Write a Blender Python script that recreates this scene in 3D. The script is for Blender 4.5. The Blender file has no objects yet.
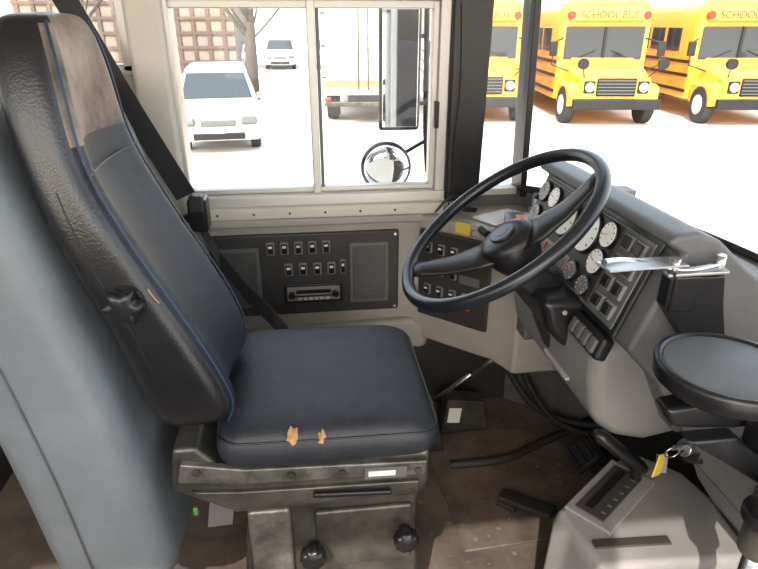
import bpy, math, random
from mathutils import Vector, Matrix
random.seed(3)
scn=bpy.context.scene
col=scn.collection
scn.view_settings.view_transform='Standard'

# ------------------------------------------------------------ materials
def mat(name,c,rough=.5,metal=0,bump=0,bscale=200,var=0,vscale=8,c2=None,spec=.5,emit=0,coat=0,lo=.35,hi=.68):
    m=bpy.data.materials.new(name);m.use_nodes=True
    nt=m.node_tree;b=nt.nodes['Principled BSDF']
    b.inputs['Base Color'].default_value=(*c,1);b.inputs['Roughness'].default_value=rough
    b.inputs['Metallic'].default_value=metal;b.inputs['Specular IOR Level'].default_value=spec
    b.inputs['Coat Weight'].default_value=coat
    tc=nt.nodes.new('ShaderNodeTexCoord')
    if var or c2:
        n=nt.nodes.new('ShaderNodeTexNoise');n.inputs['Scale'].default_value=vscale;n.inputs['Detail'].default_value=8
        n.inputs['Roughness'].default_value=.65
        nt.links.new(tc.outputs['Object'],n.inputs['Vector'])
        r=nt.nodes.new('ShaderNodeValToRGB')
        r.color_ramp.elements[0].position=lo;r.color_ramp.elements[1].position=hi
        c2=c2 or tuple(min(1,q*(1+var)) for q in c)
        r.color_ramp.elements[0].color=(*c,1);r.color_ramp.elements[1].color=(*c2,1)
        nt.links.new(n.outputs['Fac'],r.inputs['Fac']);nt.links.new(r.outputs['Color'],b.inputs['Base Color'])
    if bump:
        n=nt.nodes.new('ShaderNodeTexNoise');n.inputs['Scale'].default_value=bscale;n.inputs['Detail'].default_value=3
        nt.links.new(tc.outputs['Object'],n.inputs['Vector'])
        bp=nt.nodes.new('ShaderNodeBump');bp.inputs['Strength'].default_value=bump;bp.inputs['Distance'].default_value=.002
        nt.links.new(n.outputs['Fac'],bp.inputs['Height']);nt.links.new(bp.outputs['Normal'],b.inputs['Normal'])
    return m
M={}
M['vinyl']=mat('black_vinyl',(.006,.006,.007),.30,bump=.28,bscale=240,var=.8,vscale=14,spec=.5)
M['vinylglare']=mat('tan_glare_vinyl',(.040,.034,.030),.42,bump=.3,bscale=220,vscale=9,c2=(.27,.205,.165),spec=.4)  # headrest front: tan mottling paints the warm sun glare into the base colour
M['fabric']=mat('navy_fabric',(.0075,.0088,.012),.50,bump=.5,bscale=420,vscale=30,c2=(.016,.020,.027),spec=.5)
M['piping']=mat('blue_piping',(.01,.022,.05),.5)
M['foam']=mat('torn_foam',(.30,.17,.07),.9,bump=1,bscale=120,var=.6,vscale=80)
M['greyvinyl']=mat('grey_vinyl',(.115,.128,.136),.42,bump=.35,bscale=180,var=.3,vscale=6,spec=.5)
M['beige']=mat('beige_paint',(.46,.43,.36),.5,bump=.12,bscale=90,var=.12,vscale=5)
M['console']=mat('grey_beige_plastic',(.25,.23,.20),.5,bump=.25,bscale=300,var=.2,vscale=6)
M['dash']=mat('dash_grey_plastic',(.080,.080,.080),.5,bump=.35,bscale=350,var=.25,vscale=7,spec=.45)
M['dashl']=mat('knee_grey_plastic',(.14,.135,.13),.5,bump=.35,bscale=350,var=.3,vscale=7,spec=.45)
M['panel']=mat('dark_panel',(.024,.022,.020),.45,bump=.2,bscale=300,var=.4,vscale=10,spec=.4)
M['plate']=mat('plate_grey',(.080,.080,.077),.4,var=.3,vscale=15)
M['screen']=mat('plate_insert_grey',(.050,.050,.048),.35,var=.3,vscale=15)
M['trayt']=mat('tray_grey',(.075,.082,.085),.5,var=.3,vscale=20,spec=.35)
M['black']=mat('black_plastic',(.007,.007,.008),.35,bump=.15,bscale=300,spec=.4)
M['rubber']=mat('black_rubber',(.012,.011,.010),.7,bump=.3,bscale=200)
M['rim']=mat('steering_rim',(.008,.009,.013),.30,spec=.45)
M['floor']=mat('rubber_floor',(.042,.031,.024),.7,bump=.6,bscale=60,vscale=6,c2=(.14,.11,.083),lo=.36,hi=.78)
M['chrome']=mat('metal_bright',(.45,.45,.45),.25,1)
M['steel']=mat('metal_dark',(.022,.021,.019),.40,.5,bump=.3,bscale=120,vscale=9,c2=(.13,.12,.10),hi=.8)
M['alu']=mat('aluminium_frame',(.52,.50,.46),.4,.4)
M['arm']=mat('door_arm_grey',(.36,.37,.37),.35,.6)
M['dial']=mat('dial_face',(.80,.80,.78),.3)
M['dialb']=mat('dial_dark',(.14,.14,.14),.25)
M['white']=mat('white_label',(.6,.6,.56),.6)
M['cream']=mat('cream_paint',(.62,.58,.50),.5)
M['yellow']=mat('yellow_tag',(.55,.40,.05),.5)
M['orange']=mat('orange_mark',(.7,.18,.03),.5)
M['red']=mat('red_lens',(.4,.02,.01),.25)
M['busy']=mat('bus_yellow',(.78,.36,.04),.35,coat=.3)
M['vanw']=mat('van_white',(.42,.43,.45),.3,coat=.4)
M['tyre']=mat('tyre',(.02,.02,.02),.8)
M['glassd']=mat('dark_glass',(.03,.035,.04),.08)
M['glassv']=mat('vehicle_glass',(.04,.05,.055),.15,spec=.3)
M['lens']=mat('lamp_lens',(.75,.75,.75),.1)
M['ground']=mat('pale_concrete',(.54,.50,.45),.9,bump=.3,bscale=20,vscale=.6,c2=(.68,.64,.59))
M['bark']=mat('bark',(.06,.05,.04),.9,bump=.8,bscale=30)
M['strap']=mat('belt_webbing',(.010,.010,.011),.6,bump=.6,bscale=700)
M['green']=mat('green_plastic',(.05,.16,.03),.5)
M['mirror']=mat('mirror_glass',(.75,.77,.8),.04,1)
M['khaki']=mat('metal_olive',(.048,.045,.040),.40,.5,bump=.4,bscale=80,vscale=12,c2=(.26,.245,.22),hi=.8)
M['tan']=mat('tan_metal_siding',(.15,.125,.10),.8,var=.3,vscale=2)
M['sidr']=mat('siding_rust',(.08,.05,.042),.8)
M['litter']=mat('dry_leaf',(.13,.09,.05),.9)
m=bpy.data.materials.new('clear_glass');m.use_nodes=True;nt=m.node_tree;nt.nodes.clear()
o=nt.nodes.new('ShaderNodeOutputMaterial');mx=nt.nodes.new('ShaderNodeMixShader');t=nt.nodes.new('ShaderNodeBsdfTransparent')
g=nt.nodes.new('ShaderNodeBsdfGlossy');g.inputs['Roughness'].default_value=.02;fr=nt.nodes.new('ShaderNodeFresnel');fr.inputs['IOR'].default_value=1.3
t.inputs['Color'].default_value=(.95,.96,.95,1)
nt.links.new(fr.outputs[0],mx.inputs[0]);nt.links.new(t.outputs[0],mx.inputs[1]);nt.links.new(g.outputs[0],mx.inputs[2]);nt.links.new(mx.outputs[0],o.inputs[0])
M['glass']=m

# ------------------------------------------------------------ helpers
def empty(name,loc=(0,0,0),rot=(0,0,0),scale=1):
    e=bpy.data.objects.new(name,None);col.objects.link(e);e.location=loc;e.rotation_euler=rot;e.scale=(scale,)*3
    e.empty_display_size=.05;return e
def mk(name,verts,faces,mt,parent=None,smooth=False,bevel=0,seg=3,sub=0,loc=None,rot=None):
    me=bpy.data.meshes.new(name);me.from_pydata([tuple(v) for v in verts],[],faces);me.update()
    import bmesh
    bm=bmesh.new();bm.from_mesh(me);bmesh.ops.recalc_face_normals(bm,faces=bm.faces);bm.to_mesh(me);bm.free()
    ob=bpy.data.objects.new(name,me);col.objects.link(ob)
    if isinstance(mt,(list,tuple)):
        for q in mt: me.materials.append(M[q])
    else: me.materials.append(M[mt])
    if loc: ob.location=loc
    if rot: ob.rotation_euler=rot
    if parent: ob.parent=parent
    if bevel:
        b=ob.modifiers.new('b','BEVEL');b.width=bevel;b.segments=seg;b.limit_method='ANGLE';b.angle_limit=math.radians(28)
    if sub:
        s=ob.modifiers.new('s','SUBSURF');s.levels=sub;s.render_levels=sub
    if smooth or bevel:
        for p in me.polygons:p.use_smooth=True
        if not sub:
            w=ob.modifiers.new('w','WEIGHTED_NORMAL') if bevel else None
            if w: w.keep_sharp=True
    return ob
BF=[(0,1,3,2),(4,6,7,5),(0,4,5,1),(2,3,7,6),(0,2,6,4),(1,5,7,3)]
def box(name,c,s,mt,parent=None,bevel=0,rot=None,seg=3):
    v=[(x*s[0]/2,y*s[1]/2,z*s[2]/2) for x in(-1,1) for y in(-1,1) for z in(-1,1)]
    return mk(name,v,BF,mt,parent,bevel=bevel,seg=seg,loc=c,rot=rot)
def box2(name,a,b,mt,parent=None,bevel=0):
    return box(name,[(a[i]+b[i])/2 for i in range(3)],[abs(b[i]-a[i]) for i in range(3)],mt,parent,bevel)
def prismY(name,prof,y0,y1,mt,parent=None,bevel=0,seg=3):
    n=len(prof);v=[(x,y0,z) for x,z in prof]+[(x,y1,z) for x,z in prof]
    f=[tuple(range(n)),tuple(range(2*n-1,n-1,-1))]+[(i,(i+1)%n,n+(i+1)%n,n+i) for i in range(n)]
    return mk(name,v,f,mt,parent,bevel=bevel,seg=seg)
def prismZ(name,prof,z0,z1,mt,parent=None,bevel=0,seg=3):
    n=len(prof);v=[(x,y,z0) for x,y in prof]+[(x,y,z1) for x,y in prof]
    f=[tuple(range(n)),tuple(range(2*n-1,n-1,-1))]+[(i,(i+1)%n,n+(i+1)%n,n+i) for i in range(n)]
    return mk(name,v,f,mt,parent,bevel=bevel,seg=seg)
def loft(name,rings,mt,parent=None,smooth=True,sub=0,closed=True,matfn=None,bevel=0):
    n=len(rings[0]);v=[p for r in rings for p in r];f=[]
    for k in range(len(rings)-1):
        for i in range(n): f.append((k*n+i,k*n+(i+1)%n,(k+1)*n+(i+1)%n,(k+1)*n+i))
    f.append(tuple(range(n)));f.append(tuple((len(rings)-1)*n+i for i in range(n-1,-1,-1)))
    ob=mk(name,v,f,mt,parent,smooth=smooth,sub=sub,bevel=bevel)
    if matfn:
        for p in ob.data.polygons: p.material_index=matfn(p)
    return ob
def axq(d):
    return Vector(d).normalized().to_track_quat('Z','Y')
def cyl(name,a,b,r,mt,parent=None,r2=None,n=24,bevel=0):
    a=Vector(a);b=Vector(b);r2=r if r2 is None else r2;q=axq(b-a)
    ring=lambda c,rr:[c+q@Vector((math.cos(t*2*math.pi/n)*rr,math.sin(t*2*math.pi/n)*rr,0)) for t in range(n)]
    v=ring(a,r)+ring(b,r2);f=[(i,(i+1)%n,n+(i+1)%n,n+i) for i in range(n)]+[tuple(range(n)),tuple(range(2*n-1,n-1,-1))]
    ob=mk(name,v,f,mt,parent,bevel=bevel)
    if not bevel:
        for p in ob.data.polygons:
            p.use_smooth=len(p.vertices)==4
    return ob
def tube(name,pts,r,mt,parent=None,cyclic=False,res=4,smooth=True):
    cu=bpy.data.curves.new(name,'CURVE');cu.dimensions='3D';cu.bevel_depth=r;cu.bevel_resolution=res;cu.use_fill_caps=True
    sp=cu.splines.new('NURBS' if smooth and len(pts)>2 else 'POLY');sp.points.add(len(pts)-1)
    for i,p in enumerate(pts): sp.points[i].co=(*p,1)
    if sp.type=='NURBS': sp.order_u=3;sp.use_endpoint_u=True;sp.resolution_u=8
    sp.use_cyclic_u=cyclic
    cu.materials.append(M[mt]);ob=bpy.data.objects.new(name,cu);col.objects.link(ob)
    if parent: ob.parent=parent
    return ob
def ribbon(name,pts,w,mt,parent=None,th=.003):
    w=Vector(w);v=[];f=[]
    for i,p in enumerate(pts):
        p=Vector(p);d=(Vector(pts[min(i+1,len(pts)-1)])-Vector(pts[max(i-1,0)])).normalized()
        nrm=d.cross(w).normalized()*th/2
        v+=[p-w/2-nrm,p+w/2-nrm,p+w/2+nrm,p-w/2+nrm]
    for k in range(len(pts)-1):
        for i in range(4): f.append((k*4+i,k*4+(i+1)%4,(k+1)*4+(i+1)%4,(k+1)*4+i))
    f.append((0,1,2,3));n=len(v);f.append((n-1,n-2,n-3,n-4))
    return mk(name,v,f,mt,parent)
def torus(name,c,q,R,r,mt,parent=None,N=72,n=14):
    v=[];f=[]
    for i in range(N):
        a=i*2*math.pi/N
        for j in range(n):
            b=j*2*math.pi/n;v.append(Vector(c)+q@Vector(((R+r*math.cos(b))*math.cos(a),(R+r*math.cos(b))*math.sin(a),r*math.sin(b))))
    for i in range(N):
        for j in range(n): f.append((i*n+j,((i+1)%N)*n+j,((i+1)%N)*n+(j+1)%n,i*n+(j+1)%n))
    return mk(name,v,f,mt,parent,smooth=True)
def text(name,s,loc,rot,size,mt,parent=None,ext=.001):
    cu=bpy.data.curves.new(name,'FONT');cu.body=s;cu.size=size;cu.extrude=ext;cu.align_x='CENTER';cu.align_y='CENTER'
    cu.materials.append(M[mt]);ob=bpy.data.objects.new(name,cu);col.objects.link(ob);ob.location=loc;ob.rotation_euler=rot
    if parent: ob.parent=parent
    return ob
def rr(x0,x1,y0,y1,r,z,n=4,bow=0):
    pts=[]
    for cx,cy,a0 in((x1-r,y1-r,0),(x0+r,y1-r,90),(x0+r,y0+r,180),(x1-r,y0+r,270)):
        for k in range(n+1):
            a=math.radians(a0+90*k/n);pts.append((cx+r*math.cos(a),cy+r*math.sin(a),z))
    return pts

# ------------------------------------------------------------ camera
cam=bpy.data.objects.new('camera',bpy.data.cameras.new('camera'));col.objects.link(cam);scn.camera=cam
cam.location=(0,0,1.35);cam.data.sensor_width=36;cam.data.lens=590*36/758
cam.rotation_euler=(math.radians(90-24),0,math.radians(-7));cam.data.clip_start=.02;cam.data.clip_end=400

# ------------------------------------------------------------ bus shell
GZ=-1.15
floor=box2('floor',(-3,-.5,-.05),(1.15,1.9,0),'floor')
ceil=box2('ceiling',(-3,-.55,2.05),(1.1,1.95,2.1),'beige')
wl=empty('wall_left')
box2('lower_skin',(-3,1.87,0),(1.12,1.93,.36),'panel',wl)
box2('mid_skin',(-3,1.87,.36),(.72,1.93,.84),'beige',wl)
box2('rear_below_window',(-3,1.87,.84),(-.46,1.93,1.22),'beige',wl)
prismY('b_pillar',[(-.47,.80),(-.368,.80),(-.368,1.42),(-.36,2.06),(-.47,2.06)],1.80,1.93,'beige',wl,.015)
box2('rear_header',(-3,1.87,1.72),(-.46,1.93,2.06),'beige',wl)
box2('header',(-.37,1.87,1.44),(.43,1.93,2.06),'beige',wl)
for i,x in enumerate((-1.25,-2.1,-2.9)): box2('rear_pillar_%d'%i,(x-.04,1.86,1.2),(x+.04,1.93,1.75),'beige',wl,.008)
prismY('a_pillar',[(.435,.82),(.545,.82),(.555,1.5),(.57,2.06),(.435,2.06)],1.80,1.93,'black',wl,.01)
prismY('quarter_post',[(.695,.82),(.715,.82),(.69,2.06),(.665,2.06)],1.83,1.93,'black',wl,.004)
prismY('under_quarter',[(.50,.36),(1.12,.36),(1.12,.82),(.50,.82)],1.86,1.93,'dash',wl)
# driver's window
w=empty('window_1')
x0,x1,z0,z1=-.368,.415,.845,1.40
box2('frame_bottom',(x0,1.81,.82),(x1+.02,1.91,.857),'alu',w,.005)
box2('frame_top',(x0,1.82,1.405),(x1+.02,1.91,1.445),'alu',w,.005)
box2('frame_rear',(x0-.005,1.82,.85),(x0+.012,1.91,1.41),'alu',w,.004)
box2('frame_front',(x1-.012,1.82,.85),(x1+.02,1.91,1.41),'alu',w,.004)
box2('sash_post',(.018,1.83,.85),(.042,1.87,1.41),'alu',w,.004)
box2('sash_post_inner',(.044,1.85,.85),(.054,1.89,1.41),'plate',w,.002)
box2('sash_rail_bottom',(x0,1.84,.857),(x1,1.88,.872),'alu',w,.003)
box2('sash_rail_top',(x0,1.84,1.385),(x1,1.88,1.41),'alu',w,.003)
box2('seal_front',(.385,1.835,.857),(.403,1.88,1.405),'alu',w,.003)
box2('latch',(.395,1.815,1.05),(.408,1.835,1.13),'black',w,.003)
box2('pane_rear',(x0,1.874,.86),(.03,1.878,1.40),'glass',w)
box2('pane_front',(.03,1.862,.86),(x1,1.866,1.40),'glass',w)
w=empty('window_2')
box2('frame_bottom',(-1.21,1.84,1.21),(-.47,1.90,1.24),'alu',w,.004)
box2('frame_mid',(-1.21,1.84,1.46),(-.47,1.90,1.485),'alu',w,.004)
box2('frame_rear',(-1.21,1.84,1.22),(-1.18,1.90,1.73),'alu',w,.004)
box2('frame_front',(-.50,1.84,1.22),(-.47,1.90,1.73),'alu',w,.004)
box2('pane',(-1.21,1.872,1.22),(-.47,1.876,1.73),'glass',w)
w=empty('window_3')
box2('frame_bottom',(-2.06,1.84,1.21),(-1.29,1.90,1.24),'alu',w,.004)
box2('pane',(-2.06,1.872,1.22),(-1.29,1.876,1.73),'glass',w)
# window ledge trim under the driver's window
tr=empty('trim_1')
prismY('ledge',[(-.36,.785),(.43,.785),(.43,.825),(-.36,.825)],1.785,1.88,'beige',tr,.01)
prismY('ledge_lower',[(-.34,.765),(.36,.765),(.36,.79),(-.34,.79)],1.775,1.88,'console',tr,.006)
for i in range(6): cyl('rivet_%d'%i,(-.28+i*.11,1.787,.806),(-.28+i*.11,1.783,.806),.004,'steel',tr,n=10)
# windshield
w=empty('window_4')
P=[(.70,1.86),(.86,1.74),(.98,1.52),(1.04,1.2),(1.06,.6),(1.06,-.45)]
v=[(x,y,.84) for x,y in P]+[(x-.06,y,2.05) for x,y in P]
mk('windshield_glass',v,[(i,i+1,len(P)+i+1,len(P)+i) for i in range(len(P)-1)],'glass',w,smooth=True)
tube('windshield_gasket',[(x-.005,y-.005,.845) for x,y in P],.012,'rubber',w)
box2('quarter_pane',(.545,1.872,.83),(.70,1.876,2.05),'glass',w)
wf=empty('wall_front')
mk('cowl',[(x,y,.84) for x,y in P]+[(x+.02,y,.0) for x,y in P]+[(x+.05,y+.03,.0) for x,y in P]+[(x+.05,y+.03,.83) for x,y in P],
   [(k*6+i,k*6+i+1,((k+1)%4)*6+i+1,((k+1)%4)*6+i) for k in range(4) for i in range(5)],'dash',wf)
box2('firewall',(1.0,-.5,0),(1.06,1.86,.8),'rubber',wf)
prismY('toe_board',[(.92,0),(1.0,0),(1.0,.25)],.96,1.86,'rubber',wf)
# right wall with open door way and windows
wr=empty('wall_right')
box2('lower',(-3,-.55,0),(.0,-.5,1.0),'beige',wr)
box2('header',(-3,-.55,1.8),(1.1,-.5,2.06),'beige',wr)
for i,x in enumerate((-.05,-.8,-1.6,-2.4,-2.95,1.03)): box2('post_%d'%i,(x-.04,-.55,0 if x>.5 else 1.0),(x+.04,-.5,1.82),'beige',wr,.006)
wb=empty('wall_rear')
box2('lower',(-3.05,-.55,0),(-3,1.93,1.1),'beige',wb);box2('upper',(-3.05,-.55,1.7),(-3,1.93,2.06),'beige',wb)
box2('mid',(-3.05,.4,1.1),(-3,1.0,1.7),'beige',wb)

# ------------------------------------------------------------ side console with switches
sc=empty('side_switch_console')
prismZ('body',[(-.44,1.87),(-.44,1.80),(.30,1.80),(.36,1.775),(.56,1.59),(.60,1.50),(.98,1.50),(.90,1.66),(.72,1.84),(.72,1.87)],.345,.785,'console',sc,.012)
prismY('bottom_roll',[(-.30,.33),(-.30,.40),(.34,.42),(.40,.36),(.38,.30),(.25,.315)],1.77,1.85,'console',sc,.018)
box2('black_panel',(-.318,1.787,.455),(.285,1.803,.738),'panel',sc,.006)
box2('plate_left',(-.288,1.781,.49),(-.165,1.79,.695),'plate',sc,.003)
box2('plate_left_insert',(-.280,1.779,.500),(-.175,1.783,.685),'screen',sc,.002)
box2('plate_right',(.122,1.781,.49),(.250,1.79,.70),'plate',sc,.003)
box2('plate_right_insert',(.132,1.779,.500),(.240,1.783,.690),'screen',sc,.002)
for i in range(3):
    box2('plate_text_line_%d'%i,(.160,1.778,.52+i*.009),(.215,1.7795,.522+i*.009),'plate',sc)
def switch(p,c,rz=0,w=.026,h=.042,par=None):
    box('rocker_bezel',c,(w,.010,h),'dashl',par,.003,(0,0,rz))
    d=Vector((math.sin(rz),-math.cos(rz),0))
    box('rocker',Vector(c)+d*.006,(w*.7,.010,h*.8),'black',par,.003,(math.radians(8),0,rz))
    box('rocker_mark',Vector(c)+d*.012+Vector((0,0,h*.2)),(w*.45,.002,h*.18),'white',par,0,(0,0,rz))
for i in range(5): switch(0,(-.128+i*.044,1.783,.692),par=sc)
for i in range(4): switch(0,(-.075+i*.046,1.783,.618),par=sc)
switch(0,(.100,1.783,.622),w=.018,h=.05,par=sc)
# radio
box2('radio_body',(-.095,1.778,.50),(.098,1.79,.566),'black',sc,.004)
box2('radio_face',(-.085,1.774,.508),(.088,1.78,.558),'dashl',sc,.003)
box2('radio_slot',(-.055,1.772,.535),(.058,1.776,.548),'black',sc,.001)
box2('radio_trim',(-.06,1.771,.524),(.063,1.774,.529),'chrome',sc)
for s in(-.07,.073): cyl('radio_knob',(s,1.776,.533),(s,1.76,.533),.011,'black',sc,bevel=.002)
for i in range(6): box2('radio_key_%d'%i,(-.05+i*.018,1.771,.512),(-.038+i*.018,1.776,.520),'alu',sc)
for x in(-.305,.272):
    for z in(.468,.725): cyl('screw',(x,1.789,z),(x,1.784,z),.005,'chrome',sc,n=10)
# corner panel
ca=Vector((.345,1.775,0));cb=Vector((.548,1.588,0));dirc=(cb-ca).normalized();rz=math.atan2(dirc.y,dirc.x)
nrm=Vector((math.sin(rz),-math.cos(rz),0))
cc=(ca+cb)/2
box('corner_panel',(cc.x+nrm.x*.004,cc.y+nrm.y*.004,.60),(.255,.014,.30),'panel',sc,.008,(0,0,rz))
for r in range(3):
    for i in range(4):
        if (r,i) in((1,3),): continue
        p=ca+dirc*(.05+i*.046)+nrm*.014
        switch(0,(p.x,p.y,.695-r*.072),rz,.024,.036,sc)
p=ca+dirc*.20+nrm*.016
box('corner_red_lamp',(p.x,p.y,.52),(.018,.008,.014),'red',sc,.002,(0,0,rz))
box('corner_plate',(p.x,p.y,.615),(.07,.006,.03),'plate',sc,.002,(0,0,rz))
# things on ledge
pp=empty('paper_sheet');box('sheet',(.60,1.72,.79),(.16,.10,.004),'white',pp,0,(0,0,.5))
yt=empty('yellow_warning_label');box('label',(.462,1.667,.775),(.05,.003,.035),'yellow',yt,.0,(0,0,rz))
nb=empty('dark_folder');box('cover',(.66,1.62,.802),(.16,.13,.022),'black',nb,.004,(0,0,-.3));box('band',(.63,1.60,.816),(.05,.09,.006),'orange',nb,.001,(0,0,-.3))
cl=empty('coiled_cable')
pts=[]
for i in range(110):
    s=i/109;pts.append((.40+.11*s+.006*math.cos(i*1.1),1.77-.02*s+.006*math.sin(i*1.1),.80+.05*math.sin(s*3.1)+.006*math.cos(i*1.1)))
tube('coil',pts,.0022,'black',cl,res=2)
box('connector',(.50,1.75,.812),(.05,.022,.02),'black',cl,.004,(0,.2,.2))
box('connector_red',(.455,1.757,.83),(.02,.016,.012),'red',cl,.003)
box('connector_grey',(.475,1.75,.83),(.03,.012,.010),'dash',cl,.003)
tube('pillar_wire',[(.455,1.795,1.4),(.47,1.79,1.2),(.45,1.79,1.0),(.46,1.79,.86),(.44,1.78,.815)],.0018,'black',cl,res=2)
fr=empty('brake_linkage_rod')
cyl('rod',(.352,1.60,.185),(.625,1.60,.385),.0085,'chrome',fr)
cyl('rod_sleeve',(.50,1.60,.293),(.625,1.60,.385),.013,'steel',fr)
prismY('rod_bracket',[(.31,.0),(.42,.0),(.375,.21),(.335,.21)],1.575,1.625,'steel',fr,.004)
prismY('side_bracket',[(.43,.0),(.60,.0),(.58,.12),(.45,.14)],1.68,1.75,'steel',fr,.006)
box('rod_label',(.475,1.677,.075),(.045,.003,.06),'white',fr,.0,(0,.1,.0))
pb=empty('brake_pipes')
for i in range(2): tube('pipe_%d'%i,[(.65+i*.05,1.84-.03*i,.30),(.72+i*.05,1.74-.02*i,.10),(.85,1.6-.06*i,.05),(.98,1.5-.06*i,.12)],.012,'rubber',pb)
tube('hose',[(.42,1.50,.012),(.6,1.47,.03),(.72,1.55,.02),(.9,1.6,.04)],.014,'rubber',pb)
dv=[];df=[]
for i in range(90):
    x=.25+.6*random.random();y=1.05+.75*random.random();s=.003+.011*random.random()**3;a=random.random()*3
    b=len(dv)
    for k in range(5): dv.append((x+s*math.cos(a+k*1.256)*(.6+.6*random.random()),y+s*math.sin(a+k*1.256),.009+.003*random.random()))
    df.append(tuple(range(b,b+5)))
mk('floor_litter',dv,df,'litter')

# ------------------------------------------------------------ dashboard
da=empty('dashboard')
prismY('cowl_pod',[(.565,.80),(.632,.985),(.60,1.005),(.612,1.02),(.655,1.024),(.70,1.006),(.76,.955),(.85,.89),(1.0,.845),(1.0,.60),(.70,.60),(.64,.72)],.872,1.475,'dash',da,.014,4)
prismY('knee_panel',[(.535,.79),(.535,.70),(.555,.60),(.60,.555),(.68,.535),(.80,.56),(.82,.79)],.925,1.42,'dashl',da,.035,5)
box2('knee_slot',(.540,1.04,.628),(.553,1.17,.638),'console',da,.003)
prismY('column_shroud',[(.47,.82),(.49,.75),(.535,.70),(.66,.66),(.66,.82)],1.05,1.32,'black',da,.02)
prismY('left_filler',[(.60,.50),(.60,.80),(1.0,.835),(1.0,.5)],1.44,1.52,'dash',da,.01)
prismZ('base_shelf',[(.60,1.48),(.74,1.84),(.86,1.72),(.98,1.50),(1.04,1.2),(1.05,.4),(.95,.4),(.9,1.4)],.78,.842,'dash',da,.01)
e_u=Vector((0,-1,0));e_v=Vector((.068,0,.19)).normalized();e_n=Vector((-e_v.z,0,e_v.x)).normalized()
O=Vector((.563,1.45,.80))
R=Matrix((e_u,e_v,e_n)).transposed().to_quaternion()
def L(u,v,n=0): return O+e_u*u+e_v*v+e_n*n
def lbox(name,u0,u1,v0,v1,n0,n1,mt,bevel=0):
    ob=box(name,L((u0+u1)/2,(v0+v1)/2,(n0+n1)/2),(u1-u0,v1-v0,n1-n0),mt,da,bevel);ob.rotation_mode='QUATERNION';ob.rotation_quaternion=R;return ob
lbox('bezel',0,.535,.0,.205,0,.010,'black',.012)
lbox('bezel_face',.012,.523,.012,.193,.008,.013,'plate',.006)
lbox('gauge_panel',.018,.420,.02,.188,.012,.016,'panel',.010)
def gauge(u,v,r,face='dial'):
    cyl('gauge_ring',L(u,v,.014),L(u,v,.023),r,'black',da,r2=r*.96,n=36,bevel=.002)
    cyl('gauge_face',L(u,v,.0225),L(u,v,.0242),r*.88,face,da,n=36)
    a=random.uniform(2.2,3.6)
    ob=box('gauge_needle',L(u,v,.0252)+ (e_u*math.cos(a)+e_v*math.sin(a))*r*.35,(r*.7,r*.06,.001),'orange',da);ob.rotation_mode='QUATERNION';ob.rotation_quaternion=R@Matrix.Rotation(a,4,'Z').to_quaternion()
    for k in range(9):
        b=math.radians(-40+k*32.5)
        ob=box('gauge_tick',L(u,v,.0248)+(e_u*math.cos(b)+e_v*math.sin(b))*r*.74,(r*.14,r*.04,.001),'black' if face=='dial' else 'white',da);ob.rotation_mode='QUATERNION';ob.rotation_quaternion=R@Matrix.Rotation(b,4,'Z').to_quaternion()
gauge(.200,.140,.050);gauge(.308,.140,.050)
for u,v in((.048,.160),(.048,.098),(.110,.160),(.110,.098)): gauge(u,v,.027,'dialb' if u<.1 else 'dial')
for u,v in((.388,.160),(.388,.100)): gauge(u,v,.029,'dial')
for u,v in((.385,.043),(.320,.050)): gauge(u,v,.024,'dialb')
lbox('warning_strip',.14,.29,.035,.070,.015,.019,'dialb',.003)
for k in range(5): lbox('warning_lamp',.148+k*.027,.168+k*.027,.044,.061,.018,.021,'red' if k%3==0 else 'plate')
for k in range(4):
    for j in range(2):
        u0=.434+j*.043
        lbox('dash_switch',u0,u0+.034,.025+k*.042,.058+k*.042,.012,.020,'dashl',.003)
        lbox('dash_switch_cap',u0+.006,u0+.028,.030+k*.042,.053+k*.042,.019,.025,'black',.002)
for k in range(3): lbox('left_knob',.010,.022,.05+k*.04,.064+k*.04,.012,.026,'black',.003)
lbox('lower_switch_block',.40,.53,-.055,-.005,-.01,.018,'black',.008)
for k in range(4): lbox('lower_switch',.415+k*.028,.435+k*.028,-.046,-.016,.016,.026,'plate',.003)
# engine cover
rd=empty('engine_cover')
prismY('cover_body',[(.675,.70),(.70,.745),(.99,.75),(.99,.0),(.86,.0),(.83,.40),(.76,.50),(.70,.62)],.20,.868,'dashl',rd,.02,4)
prismY('cover_rib',[(.73,.555),(.80,.46),(.806,.467),(.736,.562)],.25,.85,'dash',rd)
cyl('lock_barrel',(.715,.825,.598),(.685,.822,.610),.017,'chrome',rd,bevel=.002)
cyl('lock_ring',(.72,.825,.597),(.698,.823,.604),.026,'black',rd)
ky=empty('ignition_key')
box('blade',(.675,.82,.613),(.03,.003,.012),'chrome',ky,.001)
torus('ring',(.662,.82,.602),axq((0,1,.2)),.014,.0015,'chrome',ky,24,6)
box('tag_1',(.650,.83,.565),(.03,.004,.05),'yellow',ky,.006,(0,.25,.5));box('tag_2',(.660,.838,.56),(.022,.003,.045),'chrome',ky,.004,(0,-.1,-.3))

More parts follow.
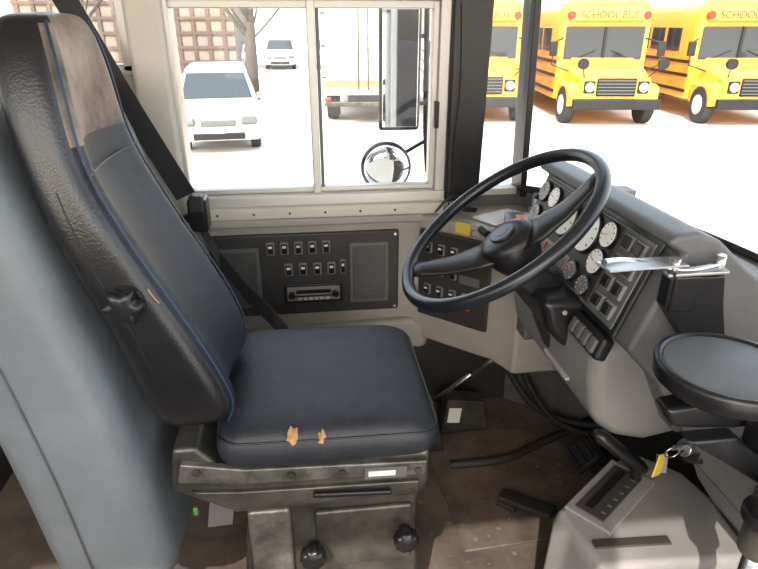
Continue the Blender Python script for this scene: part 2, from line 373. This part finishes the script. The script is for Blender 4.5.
# ------------------------------------------------------------ steering wheel
sw=empty('steering_wheel')
C=Vector((.402,1.175,.947));n=Vector((-.6,0,.8));ex=Vector((.8,0,.6));ey=Vector((0,1,0))
q=Matrix((ex,ey,n)).transposed().to_quaternion()
RW=.236
torus('rim',C,q,RW,.0145,'rim',sw,96,16)
def W(r,th,h): t=math.radians(th);return C+ex*r*math.cos(t)+ey*r*math.sin(t)+n*h
for th in(158,-22):
    rings=[]
    for r,wd,h,tk in((.03,.056,-.050,.016),(.08,.048,-.050,.014),(.14,.036,-.038,.012),(.20,.028,-.015,.010),(RW-.004,.026,0,.010)):
        c=W(r,th,h);t=math.radians(th+90);s=ex*math.cos(t)+ey*math.sin(t)
        rings.append([c+s*wd*math.cos(k*math.pi/8)+n*tk*math.sin(k*math.pi/8) for k in range(16)])
    loft('spoke',rings,'black',sw)
loft('hub',[[W(r,k*15,h-.014) for k in range(24)] for r,h in((.05,-.09),(.062,-.06),(.066,-.03),(.060,-.016),(.045,-.010),(.03,-.008))],'black',sw)
cyl('horn_button',W(0,0,-.026),W(0,0,-.017),.030,'rim',sw,bevel=.003)
cyl('horn_mark',W(0,0,-.018),W(0,0,-.0162),.014,'plate',sw)
stc=empty('steering_column')
cyl('column_tube',C-n*.10,C-n*.34,.034,'black',stc,n=28)
cyl('column_boot',C-n*.24,C-n*.33,.05,'rubber',stc,r2=.07,n=28,bevel=.006)
tube('turn_stalk',[C-n*.13+ey*.03,C-n*.11+ey*.10-ex*.01,C-n*.08+ey*.17-ex*.02],.006,'black',stc)
cyl('stalk_knob',C-n*.08+ey*.16-ex*.02,C-n*.072+ey*.195-ex*.024,.010,'black',stc,bevel=.002)
box('switch_housing',C-n*.15+ey*.0,(.09,.11,.07),'black',stc,.012,(0,.64,0))
tube('tilt_lever',[C-n*.18-ey*.03,C-n*.2-ey*.10,C-n*.17-ey*.16],.005,'steel',stc)

# ------------------------------------------------------------ door control arm
dc=empty('door_control_lever')
box('flat_arm',(.545,.85,.982),(.15,.045,.004),'arm',dc,.0015,(0,.03,.12))
tube('rod',[(.475,.845,.99),(.52,.87,.985),(.58,.85,.975),(.63,.835,.97),(.685,.85,.975)],.006,'chrome',dc)
box('arm_link',(.64,.842,.966),(.10,.022,.006),'arm',dc,.002,(0,-.08,-.15))
for x,y in((.60,.845),(.685,.85)): cyl('pivot_bolt',(x,y,.955),(x,y,.992),.009,'chrome',dc,n=8)
box('pivot_block',(.63,.86,.925),(.05,.04,.07),'black',dc,.006)
prismY('bracket_plate',[(.60,.955),(.70,.955),(.71,.90),(.74,.80),(.66,.82),(.60,.90)],.845,.875,'black',dc,.004)

# ------------------------------------------------------------ round tray on post
ty=empty('round_swivel_tray')
tc0=Vector((.60,.675,.885))
def ring(r,z,sx=1.0): return [(tc0.x+r*sx*math.cos(k*math.pi/24),tc0.y+r*math.sin(k*math.pi/24),z) for k in range(48)]
loft('tray_rim',[ring(.070,.852),ring(.090,.856),ring(.099,.864),ring(.101,.885),ring(.098,.892),ring(.092,.892),ring(.089,.886)],'black',ty)
loft('tray_top',[ring(.092,.878),ring(.091,.888),ring(.086,.8895)],'trayt',ty)
prismY('arm_upper',[(.50,.835),(.70,.855),(.74,.80),(.62,.79),(.52,.80)],.65,.69,'black',ty,.008)
prismY('arm_lower',[(.52,.80),(.60,.80),(.70,.72),(.68,.69),(.58,.76)],.62,.65,'black',ty,.006)
cyl('post',(.645,.575,.0),(.645,.575,.80),.016,'chrome',ty)
cyl('post_collar',(.645,.575,.62),(.645,.575,.73),.028,'steel',ty,bevel=.004)
cyl('post_collar_ring',(.645,.575,.68),(.645,.575,.70),.036,'black',ty,bevel=.003)
cyl('post_flange',(.645,.575,.0),(.645,.575,.012),.05,'steel',ty)
box('post_knuckle',(.645,.60,.80),(.05,.09,.05),'black',ty,.012)

# ------------------------------------------------------------ gear shift console
gs=empty('gear_shift_console')
prof=[(.464,.862),(.49,.716),(.80,.70),(.815,.86),(.80,.94),(.725,1.018),(.69,1.01)]
def pz(pl,z): return [(x,y,z) for x,y in pl]
cx,cy=.66,.85
prof_b=[(cx+(x-cx)*1.08,cy+(y-cy)*1.10) for x,y in prof]
loft('housing',[pz(prof_b,0),pz(prof_b,.02),pz(prof,.41),[(cx+(x-cx)*.95,cy+(y-cy)*.95,.44) for x,y in prof]],'dashl',gs,bevel=.012)
ga=math.radians(36.7);gx,gy=.598,.884
def gb(name,u,v,z,s,mt,bev=0): box(name,(gx+u*math.cos(ga)-v*math.sin(ga),gy+u*math.sin(ga)+v*math.cos(ga),z),s,mt,gs,bev,(0,0,ga))
gb('gate_plate',0,0,.444,(.205,.10,.010),'dashl',.004)
gb('gate_slot_plate',0,.004,.449,(.175,.062,.006),'panel',.003)
gb('gate_slot',0,.012,.4525,(.150,.016,.003),'black',.001)
for i in range(6): gb('gate_mark',-.066+i*.026,-.016,.4525,(.005,.008,.001),'plate')
tube('lever_stem',[(.672,.918,.44),(.668,.918,.48),(.655,.918,.51)],.011,'black',gs)
rings=[]
for t,a,b in((0,.010,.010),(.1,.018,.014),(.5,.021,.015),(.9,.018,.014),(1,.010,.008)):
    c=Vector((.672,.900,.490)).lerp(Vector((.555,.910,.590)),t);ax=Vector((.72,0,.69))
    rings.append([c+Vector((0,1,0))*a*math.cos(k*math.pi/8)+ax*b*math.sin(k*math.pi/8) for k in range(16)])
loft('lever_grip',rings,'black',gs)
box('small_plate',(.58,.765,.441),(.15,.02,.006),'panel',gs,.002,(0,0,-.05))

# ------------------------------------------------------------ pedals
pd=empty('brake_pedal')
box('pad',(.80,1.36,.13),(.09,.10,.02),'rubber',pd,.008,(0,-.8,0));tube('arm',[(.83,1.36,.14),(.90,1.36,.3),(.98,1.36,.42)],.012,'steel',pd)
for i in range(4): box('pad_rib',(.775+i*.018,1.36,.12+i*.018),(.006,.09,.02),'rubber',pd,.002,(0,-.8,0))
pa=empty('accelerator_pedal')
box('pad',(.80,1.12,.08),(.24,.075,.018),'rubber',pa,.006,(0,-.45,0));box('base',(.72,1.12,.012),(.06,.09,.024),'steel',pa,.004)
pf=empty('floor_switch_pedal')
box('pad',(.60,1.28,.035),(.17,.050,.02),'rubber',pf,.008,(0,-.12,-.75));box('heel',(.56,1.315,.012),(.06,.06,.024),'rubber',pf,.006,(0,0,-.75))
fc=empty('floor_mat')
box('mat',(.62,1.42,.004),(.5,.5,.008),'floor',fc,.003,(0,0,.05))

# ------------------------------------------------------------ driver seat
ds=empty('driver_seat')
S=[(.640,-.215,-.265,.97,1.22,.02),(.650,-.175,-.295,.945,1.25,.03),(.69,-.155,-.315,.93,1.26,.034),(.75,-.168,-.325,.925,1.262,.036),(.82,-.195,-.338,.922,1.262,.036),(.89,-.227,-.358,.922,1.255,.036),
(.98,-.272,-.395,.925,1.25,.036),(1.05,-.304,-.415,.93,1.25,.034),(1.11,-.332,-.430,.94,1.25,.032),(1.17,-.350,-.445,.95,1.25,.032),(1.25,-.358,-.458,.965,1.25,.032),(1.32,-.368,-.462,.985,1.24,.032),(1.352,-.378,-.455,1.005,1.225,.028),(1.365,-.39,-.44,1.03,1.20,.02)]
rings=[]
for z,xf,xb,yn,yf,r in S:
    pts=[]
    N=8
    for k in range(N+1):
        s=k/N;y=yn+r+(yf-yn-2*r)*s;dish=-.028*math.sin(math.pi*s)**1.2 if .66<z<1.2 else -.008*math.sin(math.pi*s)
        pts.append((xf+dish+(.006 if k in(0,N) else 0),y,z))
    for k in range(1,4):
        a=math.radians(90*k/4);pts.append((xf-r+r*math.cos(a),yf-r+r*math.sin(a),z))
    for k in range(4): pts.append((xf-r+(xb+r-xf+r)*(k/3),yf,z))
    for k in range(1,4):
        a=math.radians(90+90*k/4);pts.append((xb+r+r*math.cos(a),yf-r+r*math.sin(a),z))
    for k in range(5): pts.append((xb-(.01*math.sin(math.pi*k/4)),yf-r+(yn+r-yf+r)*k/4,z))
    for k in range(1,4):
        a=math.radians(180+90*k/4);pts.append((xb+r+r*math.cos(a),yn+r+r*math.sin(a),z))
    for k in range(4): pts.append((xb+r+(xf-r-xb-r)*(k/3),yn,z))
    for k in range(1,4):
        a=math.radians(270+90*k/4);pts.append((xf-r+r*math.cos(a),yn+r+r*math.sin(a),z))
    rings.append(pts)
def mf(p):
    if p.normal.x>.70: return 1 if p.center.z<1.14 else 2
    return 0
loft('backrest',rings,['vinyl','fabric','vinylglare'],ds,sub=2,matfn=mf)
tube('piping_near',[(xf+.001,yn+.014,z) for z,xf,xb,yn,yf,r in S[1:-1]],.0024,'piping',ds)
tube('piping_far',[(xf+.001,yf-.014,z) for z,xf,xb,yn,yf,r in S[1:-1]],.0024,'piping',ds)
s=S[8];tube('head_seam',[(s[1]-.004+(-.012*math.sin(math.pi*k/6)),s[3]+.01+(s[4]-s[3]-.02)*k/6,1.13) for k in range(7)],.002,'black',ds)
tube('side_seam',[(xb+.045,yn-.0005,z) for z,xf,xb,yn,yf,r in S[3:9]],.0012,'black',ds)
kc=Vector((-.307,.918,.927))
cyl('knob_washer',kc+Vector((0,.006,0)),kc+Vector((0,-.004,0)),.030,'black',ds)
rings=[]
for y,sc_ in((-.004,.9),(-.008,1.05),(-.022,1.05),(-.028,.95),(-.030,.6)):
    rings.append([(kc.x+.027*sc_*(1+.16*math.cos(6*a))*math.cos(a),kc.y+y,kc.z+.027*sc_*(1+.16*math.cos(6*a))*math.sin(a)) for a in[k*math.pi/30 for k in range(60)]])
loft('recline_knob',rings,'black',ds)
tube('slit',[(-.27,.922,.950),(-.264,.921,.935),(-.255,.922,.922)],.0013,'foam',ds,res=1)
rings=[]
for z,ins,r in((.552,.02,.04),(.556,.006,.05),(.575,-.004,.055),(.60,-.006,.055),(.622,.0,.055),(.636,.014,.055),(.643,.04,.06),(.646,.09,.06)):
    pts=[];x0c,x1c,y0c,y1c=-.20+ins,.238-ins,.918+ins,1.365-ins
    for (a0,b0,t0) in((x1c-r,y1c-r,0),(x0c+r,y1c-r,90),(x0c+r,y0c+r,180),(x1c-r,y0c+r,270)):
        for k in range(5):
            a=math.radians(t0+90*k/4);pts.append((a0+r*math.cos(a),b0+r*math.sin(a),z-(.012*((a0+r*math.cos(a)-.1)/.14)**2 if (z>.6 and a0>.1) else 0)))
    rings.append(pts)
loft('cushion',rings,'fabric',ds,sub=2)
rp=[(p[0],p[1],p[2]-.001) for p in rings[4]]
tube('cushion_seam',rp,.0022,'vinyl',ds,cyclic=True)
for (tx,tz,w_) in((-.052,.632,.015),(.002,.626,.010)):
    pts=[]
    for k in range(14):
        a=k*2*math.pi/14;rr_=w_*(.7+.7*random.random());pts.append((tx+rr_*math.cos(a)*.75,.9135+.012*(math.sin(a)+1)*.8,tz-.004+rr_*math.sin(a)*.9))
    v=pts+[(tx,.915,tz)];mk('torn_patch',v,[(i,(i+1)%14,14) for i in range(14)],'foam',ds)
prismY('seat_pan',[(-.285,.60),(-.30,.50),(-.18,.425),(.205,.43),(.222,.465),(.222,.548),(.02,.552),(-.20,.552),(-.24,.60)],.945,1.34,'steel',ds,.010)
prismY('side_rail',[(-.27,.575),(-.28,.53),(-.17,.515),(.21,.50),(.215,.535),(-.15,.55)],.930,.948,'khaki',ds,.004)
prismY('side_rail_lower',[(-.26,.50),(-.17,.445),(.20,.445),(.20,.48),(-.16,.49)],.935,.948,'steel',ds,.004)
for x,z in((-.24,.555),(-.06,.53),(.04,.525),(.195,.515)): cyl('rail_bolt',(x,.932,z),(x,.924,z),.008,'steel',ds,n=6)
box('rail_label',(.128,.9275,.517),(.085,.002,.028),'plate',ds,0,(0,.03,0))
box('rail_label_text',(.12,.926,.517),(.055,.002,.012),'white',ds,0,(0,.03,0))
box('pull_lever',(.06,.925,.473),(.16,.012,.012),'black',ds,.004,(0,.06,0))
prismY('pedestal',[(-.15,.43),(.205,.43),(.20,.33),(.22,.0),(-.20,.0),(-.17,.33)],.965,1.31,'steel',ds,.012)
box2('pedestal_face',(-.02,.953,.24),(.19,.968,.40),'steel',ds,.008)
box2('pedestal_side_bar',(-.16,.950,.05),(-.07,.968,.42),'khaki',ds,.012)
for x,z in((-.028,.312),(.172,.335)):
    c=Vector((x,.952,z))
    cyl('knob_shaft',c,c+Vector((0,-.03,0)),.012,'steel',ds)
    rings=[]
    for y,s_ in((-.018,.8),(-.022,1),(-.042,1),(-.048,.8)):
        rings.append([(c.x+.026*s_*(1+.06*math.cos(10*a))*math.cos(a),c.y+y,c.z+.026*s_*(1+.06*math.cos(10*a))*math.sin(a)) for a in[k*math.pi/30 for k in range(60)]])
    loft('adjust_knob',rings,'black',ds)
box('hanging_tag',(-.21,.955,.43),(.05,.003,.09),'plate',ds,.001,(.1,.15,.2))
box('green_clip',(-.262,.96,.43),(.010,.01,.02),'green',ds,.003)
# seat belt
sb=empty('seat_belt')
ribbon('shoulder_strap',[(-.66,1.765,1.55),(-.59,1.755,1.40),(-.47,1.74,1.13),(-.355,1.735,.885)],(.055,0,.024),'strap',sb)
box('retractor',(-.325,1.745,.83),(.055,.07,.10),'black',sb,.01)
box('retractor_cap',(-.325,1.73,.865),(.04,.05,.05),'panel',sb,.006)
ribbon('lap_strap',[(-.325,1.74,.79),(-.27,1.68,.70),(-.19,1.55,.655),(-.11,1.42,.632),(-.07,1.37,.60)],(.0,.03,.04),'strap',sb)

# ------------------------------------------------------------ padded barrier behind driver
pbr=empty('padded_barrier')
rings=[]
for z,x0b,x1b,ins in((.25,-.53,-.33,.03),(.28,-.55,-.305,0),(.5,-.565,-.325,0),(.75,-.60,-.36,0),(.95,-.63,-.405,0),(1.10,-.66,-.445,0),(1.2,-.68,-.48,.01),(1.24,-.67,-.51,.04)):
    rings.append(rr(x0b,x1b,.90+ins,1.70-ins,.07,z,5))
loft('padding',rings,'greyvinyl',pbr,sub=1)
tube('edge_seam',[(-.455,.8985,.28),(-.47,.8985,.5),(-.505,.8985,.75),(-.54,.8985,.95),(-.575,.8985,1.1)],.002,'dash',pbr)
for y in(1.0,1.6): cyl('leg',(-.43,y,0),(-.43,y,.3),.02,'steel',pbr);
for y in(1.0,1.6): cyl('foot',(-.43,y,0),(-.43,y,.012),.05,'steel',pbr)
ps=empty('passenger_seat')
rings=[]
for z,x0b,x1b,ins in((.42,-1.08,-.98,.03),(.5,-1.10,-.97,0),(.8,-1.14,-1.02,0),(1.05,-1.2,-1.08,0),(1.1,-1.19,-1.1,.03)): rings.append(rr(x0b,x1b,.9+ins,1.82-ins,.04,z,5))
loft('backrest',rings,'rubber',ps,sub=1)
rings=[]
for z,i in((.38,.02),(.40,0),(.46,0),(.48,.03)): rings.append(rr(-1.1+i,-.70-i,.9+i,1.82-i,.05,z,5))
loft('cushion',rings,'rubber',ps,sub=1)
for x in(-1.05,-.75):
    for y in(1.0,1.7): cyl('leg',(x,y,0),(x,y,.4),.015,'steel',ps)

# ------------------------------------------------------------ outside mirrors
mi=empty('outside_mirror')
box('flat_mirror_back',(.375,2.40,1.18),(.165,.03,.46),'black',mi,.015)
box('flat_mirror_glass',(.375,2.383,1.18),(.14,.006,.43),'mirror',mi,.004)
rings=[[(.325+r*math.cos(k*math.pi/20),y,.80+r*math.sin(k*math.pi/20)) for k in range(40)] for r,y in((.03,2.46),(.09,2.44),(.105,2.42),(.105,2.405),(.098,2.40))]
loft('round_mirror_back',rings,'black',mi)
rings=[[(.325+r*math.cos(k*math.pi/20),y,.80+r*math.sin(k*math.pi/20)) for k in range(40)] for r,y in((.094,2.402),(.092,2.395),(.06,2.386),(.02,2.382))]
loft('round_mirror_glass',rings,'mirror',mi)
tube('bracket',[(.53,1.94,.78),(.53,2.30,.74),(.50,2.42,.78),(.49,2.43,.95),(.48,2.43,1.5)],.011,'black',mi,smooth=False)
tube('bracket_top',[(.48,2.43,1.5),(.5,2.2,1.55),(.53,1.94,1.6)],.011,'black',mi,smooth=False)
tube('bracket_arm_1',[(.48,2.43,1.30),(.375,2.42,1.30)],.008,'black',mi);tube('bracket_arm_2',[(.485,2.43,1.05),(.375,2.42,1.05)],.008,'black',mi)
tube('bracket_arm_3',[(.49,2.43,.90),(.42,2.44,.86),(.325,2.45,.80)],.008,'black',mi)

# ------------------------------------------------------------ outside world
gr=box2('ground',(-90,-90,GZ-.1),(90,120,GZ),'ground')
def car(name,loc,rotz,scale=1,body='vanw'):
    e=empty(name,loc,(0,0,rotz),scale)
    prof=[(-2.35,.30),(-2.40,.55),(-2.30,.86),(-1.45,1.08),(-.75,1.62),(-.3,1.74),(1.9,1.72),(2.25,1.1),(2.35,.6),(2.3,.3)]
    def hw(z): return .90 if z<1.1 else .90-.20*(z-1.1)/.64
    n=len(prof);v=[(-hw(z),y,z) for y,z in prof]+[(hw(z),y,z) for y,z in prof]
    f=[tuple(range(n)),tuple(range(2*n-1,n-1,-1))]+[(i,(i+1)%n,n+(i+1)%n,n+i) for i in range(n)]
    mk('body',v,f,body,e,bevel=.09,seg=4)
    mk('windshield',[(-.80,-1.42,1.115),(.80,-1.42,1.115),(.66,-.79,1.625),(-.66,-.79,1.625)],[(0,1,2,3)],'glassv',e)
    for s in(-1,1):
        mk('side_glass',[(s*.905,-1.1,1.14),(s*.905,1.9,1.14),(s*.76,1.8,1.6),(s*.76,-.7,1.6)],[(0,1,2,3)],'glassd',e)
        box('headlamp',(s*.66,-2.37,.74),(.34,.12,.17),'plate',e,.04,(-.2,0,s*.15))
        box('side_mirror',(s*1.0,-1.0,1.12),(.18,.1,.14),body,e,.03)
        for y in(-1.5,1.5):
            cyl('tyre',(s*.68,y,.33),(s*.90,y,.33),.33,'tyre',e,bevel=.03);cyl('wheel',(s*.89,y,.33),(s*.915,y,.33),.2,'alu',e)
    box('grille',(0,-2.39,.70),(.75,.06,.13),'plate',e,.02)
    box('lower_grille',(0,-2.40,.42),(1.1,.08,.14),'black',e,.02)
    box('number_plate',(0,-2.44,.54),(.3,.02,.1),'white',e,.005)
    return e
car('minivan',(-1.95,14.6,GZ),math.radians(6),.92)
for i,(x,y,c) in enumerate(((-1.2,38,'vanw'),(1.6,38,'vanw'),(-4.2,39,'vanw'))): car('car',(x,y,GZ),0,.95,c)
# white box truck seen from behind
bt=empty('box_truck',(1.55,15.9,GZ),(0,0,math.radians(-6)))
box('cargo_box',(0,3.0,1.95),(2.15,6,2.4),'cream',bt,.04)
for s in(-1,1):
    box('rear_door',(s*.52,-.02,1.95),(1.0,.04,2.2),'cream',bt,.02)
    for z in(1.2,1.95,2.7): box('door_hinge',(s*1.0,-.05,z),(.12,.03,.05),'steel',bt,.01)
    box('tail_lamp',(s*.92,-.03,.66),(.16,.06,.10),'red',bt,.02)
    cyl('tyre',(s*.72,1.3,.45),(s*1.02,1.3,.45),.45,'tyre',bt,bevel=.04);cyl('tyre_front',(s*.8,7.2,.45),(s*1.02,7.2,.45),.45,'tyre',bt,bevel=.04)
    box('mud_flap',(s*.82,.75,.42),(.36,.02,.5),'black',bt)
cyl('lock_rod',(.12,-.07,.9),(.12,-.07,2.95),.02,'steel',bt);cyl('lock_rod_2',(-.12,-.07,.9),(-.12,-.07,2.95),.02,'steel',bt)
box('orange_stripe',(0,-.045,1.05),(2.0,.02,.14),'busy',bt)
box('rear_bumper',(0,-.08,.55),(2.0,.12,.12),'steel',bt,.02)
box('frame_rail',(0,3.6,.66),(.8,7.4,.16),'black',bt)
box('cab',(0,7.1,1.45),(2.0,2.0,1.9),'cream',bt,.2)
def sbus(loc,rotz):
    e=empty('school_bus',loc,(0,0,rotz))
    def sec(y,w,zt,zb=.55): 
        r=.28;p=[(-w,y,zb),(w,y,zb)]
        for k in range(6):
            a=math.radians(90*k/5);p.append((w-r+r*math.cos(a),y,zt-r+r*math.sin(a)))
        for k in range(6):
            a=math.radians(90+90*k/5);p.append((-w+r+r*math.cos(a),y,zt-r+r*math.sin(a)))
        return p
    loft('body',[sec(0,1.17,3.0),sec(.1,1.2,3.05),sec(9,1.2,3.05)],'busy',e,smooth=False)
    box('windshield',(0,-.02,1.98),(2.1,.05,.82),'glassd',e,.06)
    box('windshield_post',(0,-.06,1.98),(.07,.05,.82),'black',e)
    box('header',(0,-.10,2.68),(2.0,.18,.34),'busy',e,.06)
    text('sign','SCHOOL BUS',(0,-.195,2.66),(math.radians(90),0,0),.25,'black',e,.004)
    for s in(-1,1):
        cyl('flasher_red',(s*.98,-.22,2.66),(s*.98,-.08,2.66),.10,'red',e)
        box('wiper',(s*.45,-.06,1.7),(.5,.02,.02),'black',e,0,(0,.4*s,0))
    rings=[]
    for y,w,zt in((.05,1.02,1.62),(-.6,.98,1.55),(-1.25,.92,1.38),(-1.42,.86,1.25)):
        rings.append([(-w,y,.55),(w,y,.55),(w,y,zt-.22),(w-.2,y,zt),(-w+.2,y,zt),(-w,y,zt-.22)])
    loft('hood',rings,'busy',e,smooth=False)
    box('grille',(0,-1.44,.98),(1.0,.06,.44),'black',e,.03)
    for i in range(5): box('grille_bar',(0,-1.48,.82+i*.08),(.95,.02,.02),'plate',e)
    for s in(-1,1):
        box('lamp_bezel',(s*.68,-1.44,.98),(.28,.08,.3),'black',e,.03);cyl('headlamp',(s*.68,-1.5,.98),(s*.68,-1.46,.98),.11,'lens',e)
        loft('fender',[[(s*(.85+dx),y,z) for dx,z in((0,.5),(.30,.5),(.30,.95),(.2,1.05),(0,1.1))] for y in(-1.3,-.2)],'busy',e,smooth=False)
        cyl('tyre',(s*.9,-.75,.48),(s*1.17,-.75,.48),.48,'tyre',e,bevel=.04);cyl('wheel',(s*1.12,-.75,.48),(s*1.185,-.75,.48),.25,'white',e)
        cyl('tyre_rear',(s*.9,6.2,.48),(s*1.19,6.2,.48),.48,'tyre',e,bevel=.04)
        for r in range(7): box('side_window_%d'%r,(s*1.2,1.3+r*1.1,2.05),(.04,.9,.62),'glassd',e,.03)
        for z in(.75,1.15,1.5): box('rub_rail',(s*1.21,4.5,z),(.03,8.9,.08),'black',e)
        tube('mirror_arm',[(s*1.1,-.0,2.1),(s*1.42,-.35,2.0),(s*1.42,-.35,1.45),(s*1.0,-.5,1.3)],.02,'black',e,smooth=False)
        box('mirror_head',(s*1.42,-.37,1.85),(.2,.08,.36),'black',e,.02)
        tube('crossview_arm',[(s*.8,-1.3,1.2),(s*.98,-1.65,1.5)],.015,'black',e);cyl('crossview_mirror',(s*.98,-1.62,1.55),(s*.98,-1.74,1.55),.13,'black',e)
    box('bumper',(0,-1.58,.58),(2.2,.16,.26),'black',e,.03)
    return e
sbus((4.9,17.2,GZ),math.radians(-8))
sbus((8.1,16.3,GZ),math.radians(-8))
sbus((11.7,15.8,GZ),math.radians(-8))
sbus((15.3,15.3,GZ),math.radians(-8))
# low storage building
bb=empty('storage_building')
box2('walls',(-14,34,GZ),(-3.4,46,GZ+6),'tan',bb);box2('roof_edge',(-14.2,33.8,GZ+6),(-3.2,46.2,GZ+6.3),'plate',bb)
for i in range(14): box2('siding_rib_%d'%i,(-13.9+i*.76,33.9,GZ),(-13.7+i*.76,34.02,GZ+6),'sidr',bb)
for i in range(8): box2('siding_band_%d'%i,(-14,33.88,GZ+.5+i*.7),(-3.4,34.0,GZ+.65+i*.7),'sidr',bb)
for (x,y,h) in((-1.75,22,7),(2.8,44,9),(7,46,9),(-9,28,8),(12,48,9)):
    tr_=empty('bare_tree',(x,y,GZ))
    cyl('trunk',(0,0,0),(.1,0,h*.5),.24,'bark',tr_,r2=.14,n=12)
    for k in range(16):
        a=random.random()*6.28;z0_=h*(.25+.25*random.random());ln=h*(.25+.25*random.random())
        p0=Vector((.06,0,z0_));p1=p0+Vector((math.cos(a)*ln*.5,math.sin(a)*ln*.5,ln*.45));p2=p1+Vector((math.cos(a+.4)*ln*.3,math.sin(a+.4)*ln*.3,ln*.5))
        tube('branch_%d'%k,[p0,p1,p2],.035,'bark',tr_,res=1)

# ------------------------------------------------------------ light
wd=bpy.data.worlds.new('world');scn.world=wd;wd.use_nodes=True;nt=wd.node_tree
bg=nt.nodes['Background']
sky=nt.nodes.new('ShaderNodeTexSky');sky.sky_type='NISHITA';sky.sun_disc=False;sky.sun_elevation=math.radians(40);sky.sun_rotation=math.radians(200);sky.dust_density=3;sky.air_density=1
mxn=nt.nodes.new('ShaderNodeMix');mxn.data_type='RGBA';mxn.inputs['Factor'].default_value=.75
nt.links.new(sky.outputs[0],mxn.inputs['A']);mxn.inputs['B'].default_value=(1,.97,.92,1)
nt.links.new(mxn.outputs['Result'],bg.inputs['Color']);bg.inputs['Strength'].default_value=2.3
sl=bpy.data.lights.new('sun','SUN');sl.energy=8;sl.angle=math.radians(.6);sl.color=(1,.94,.85)
so=bpy.data.objects.new('sun',sl);col.objects.link(so)
so.rotation_euler=Vector((-.3,-.7,.7)).to_track_quat('Z','Y').to_euler()
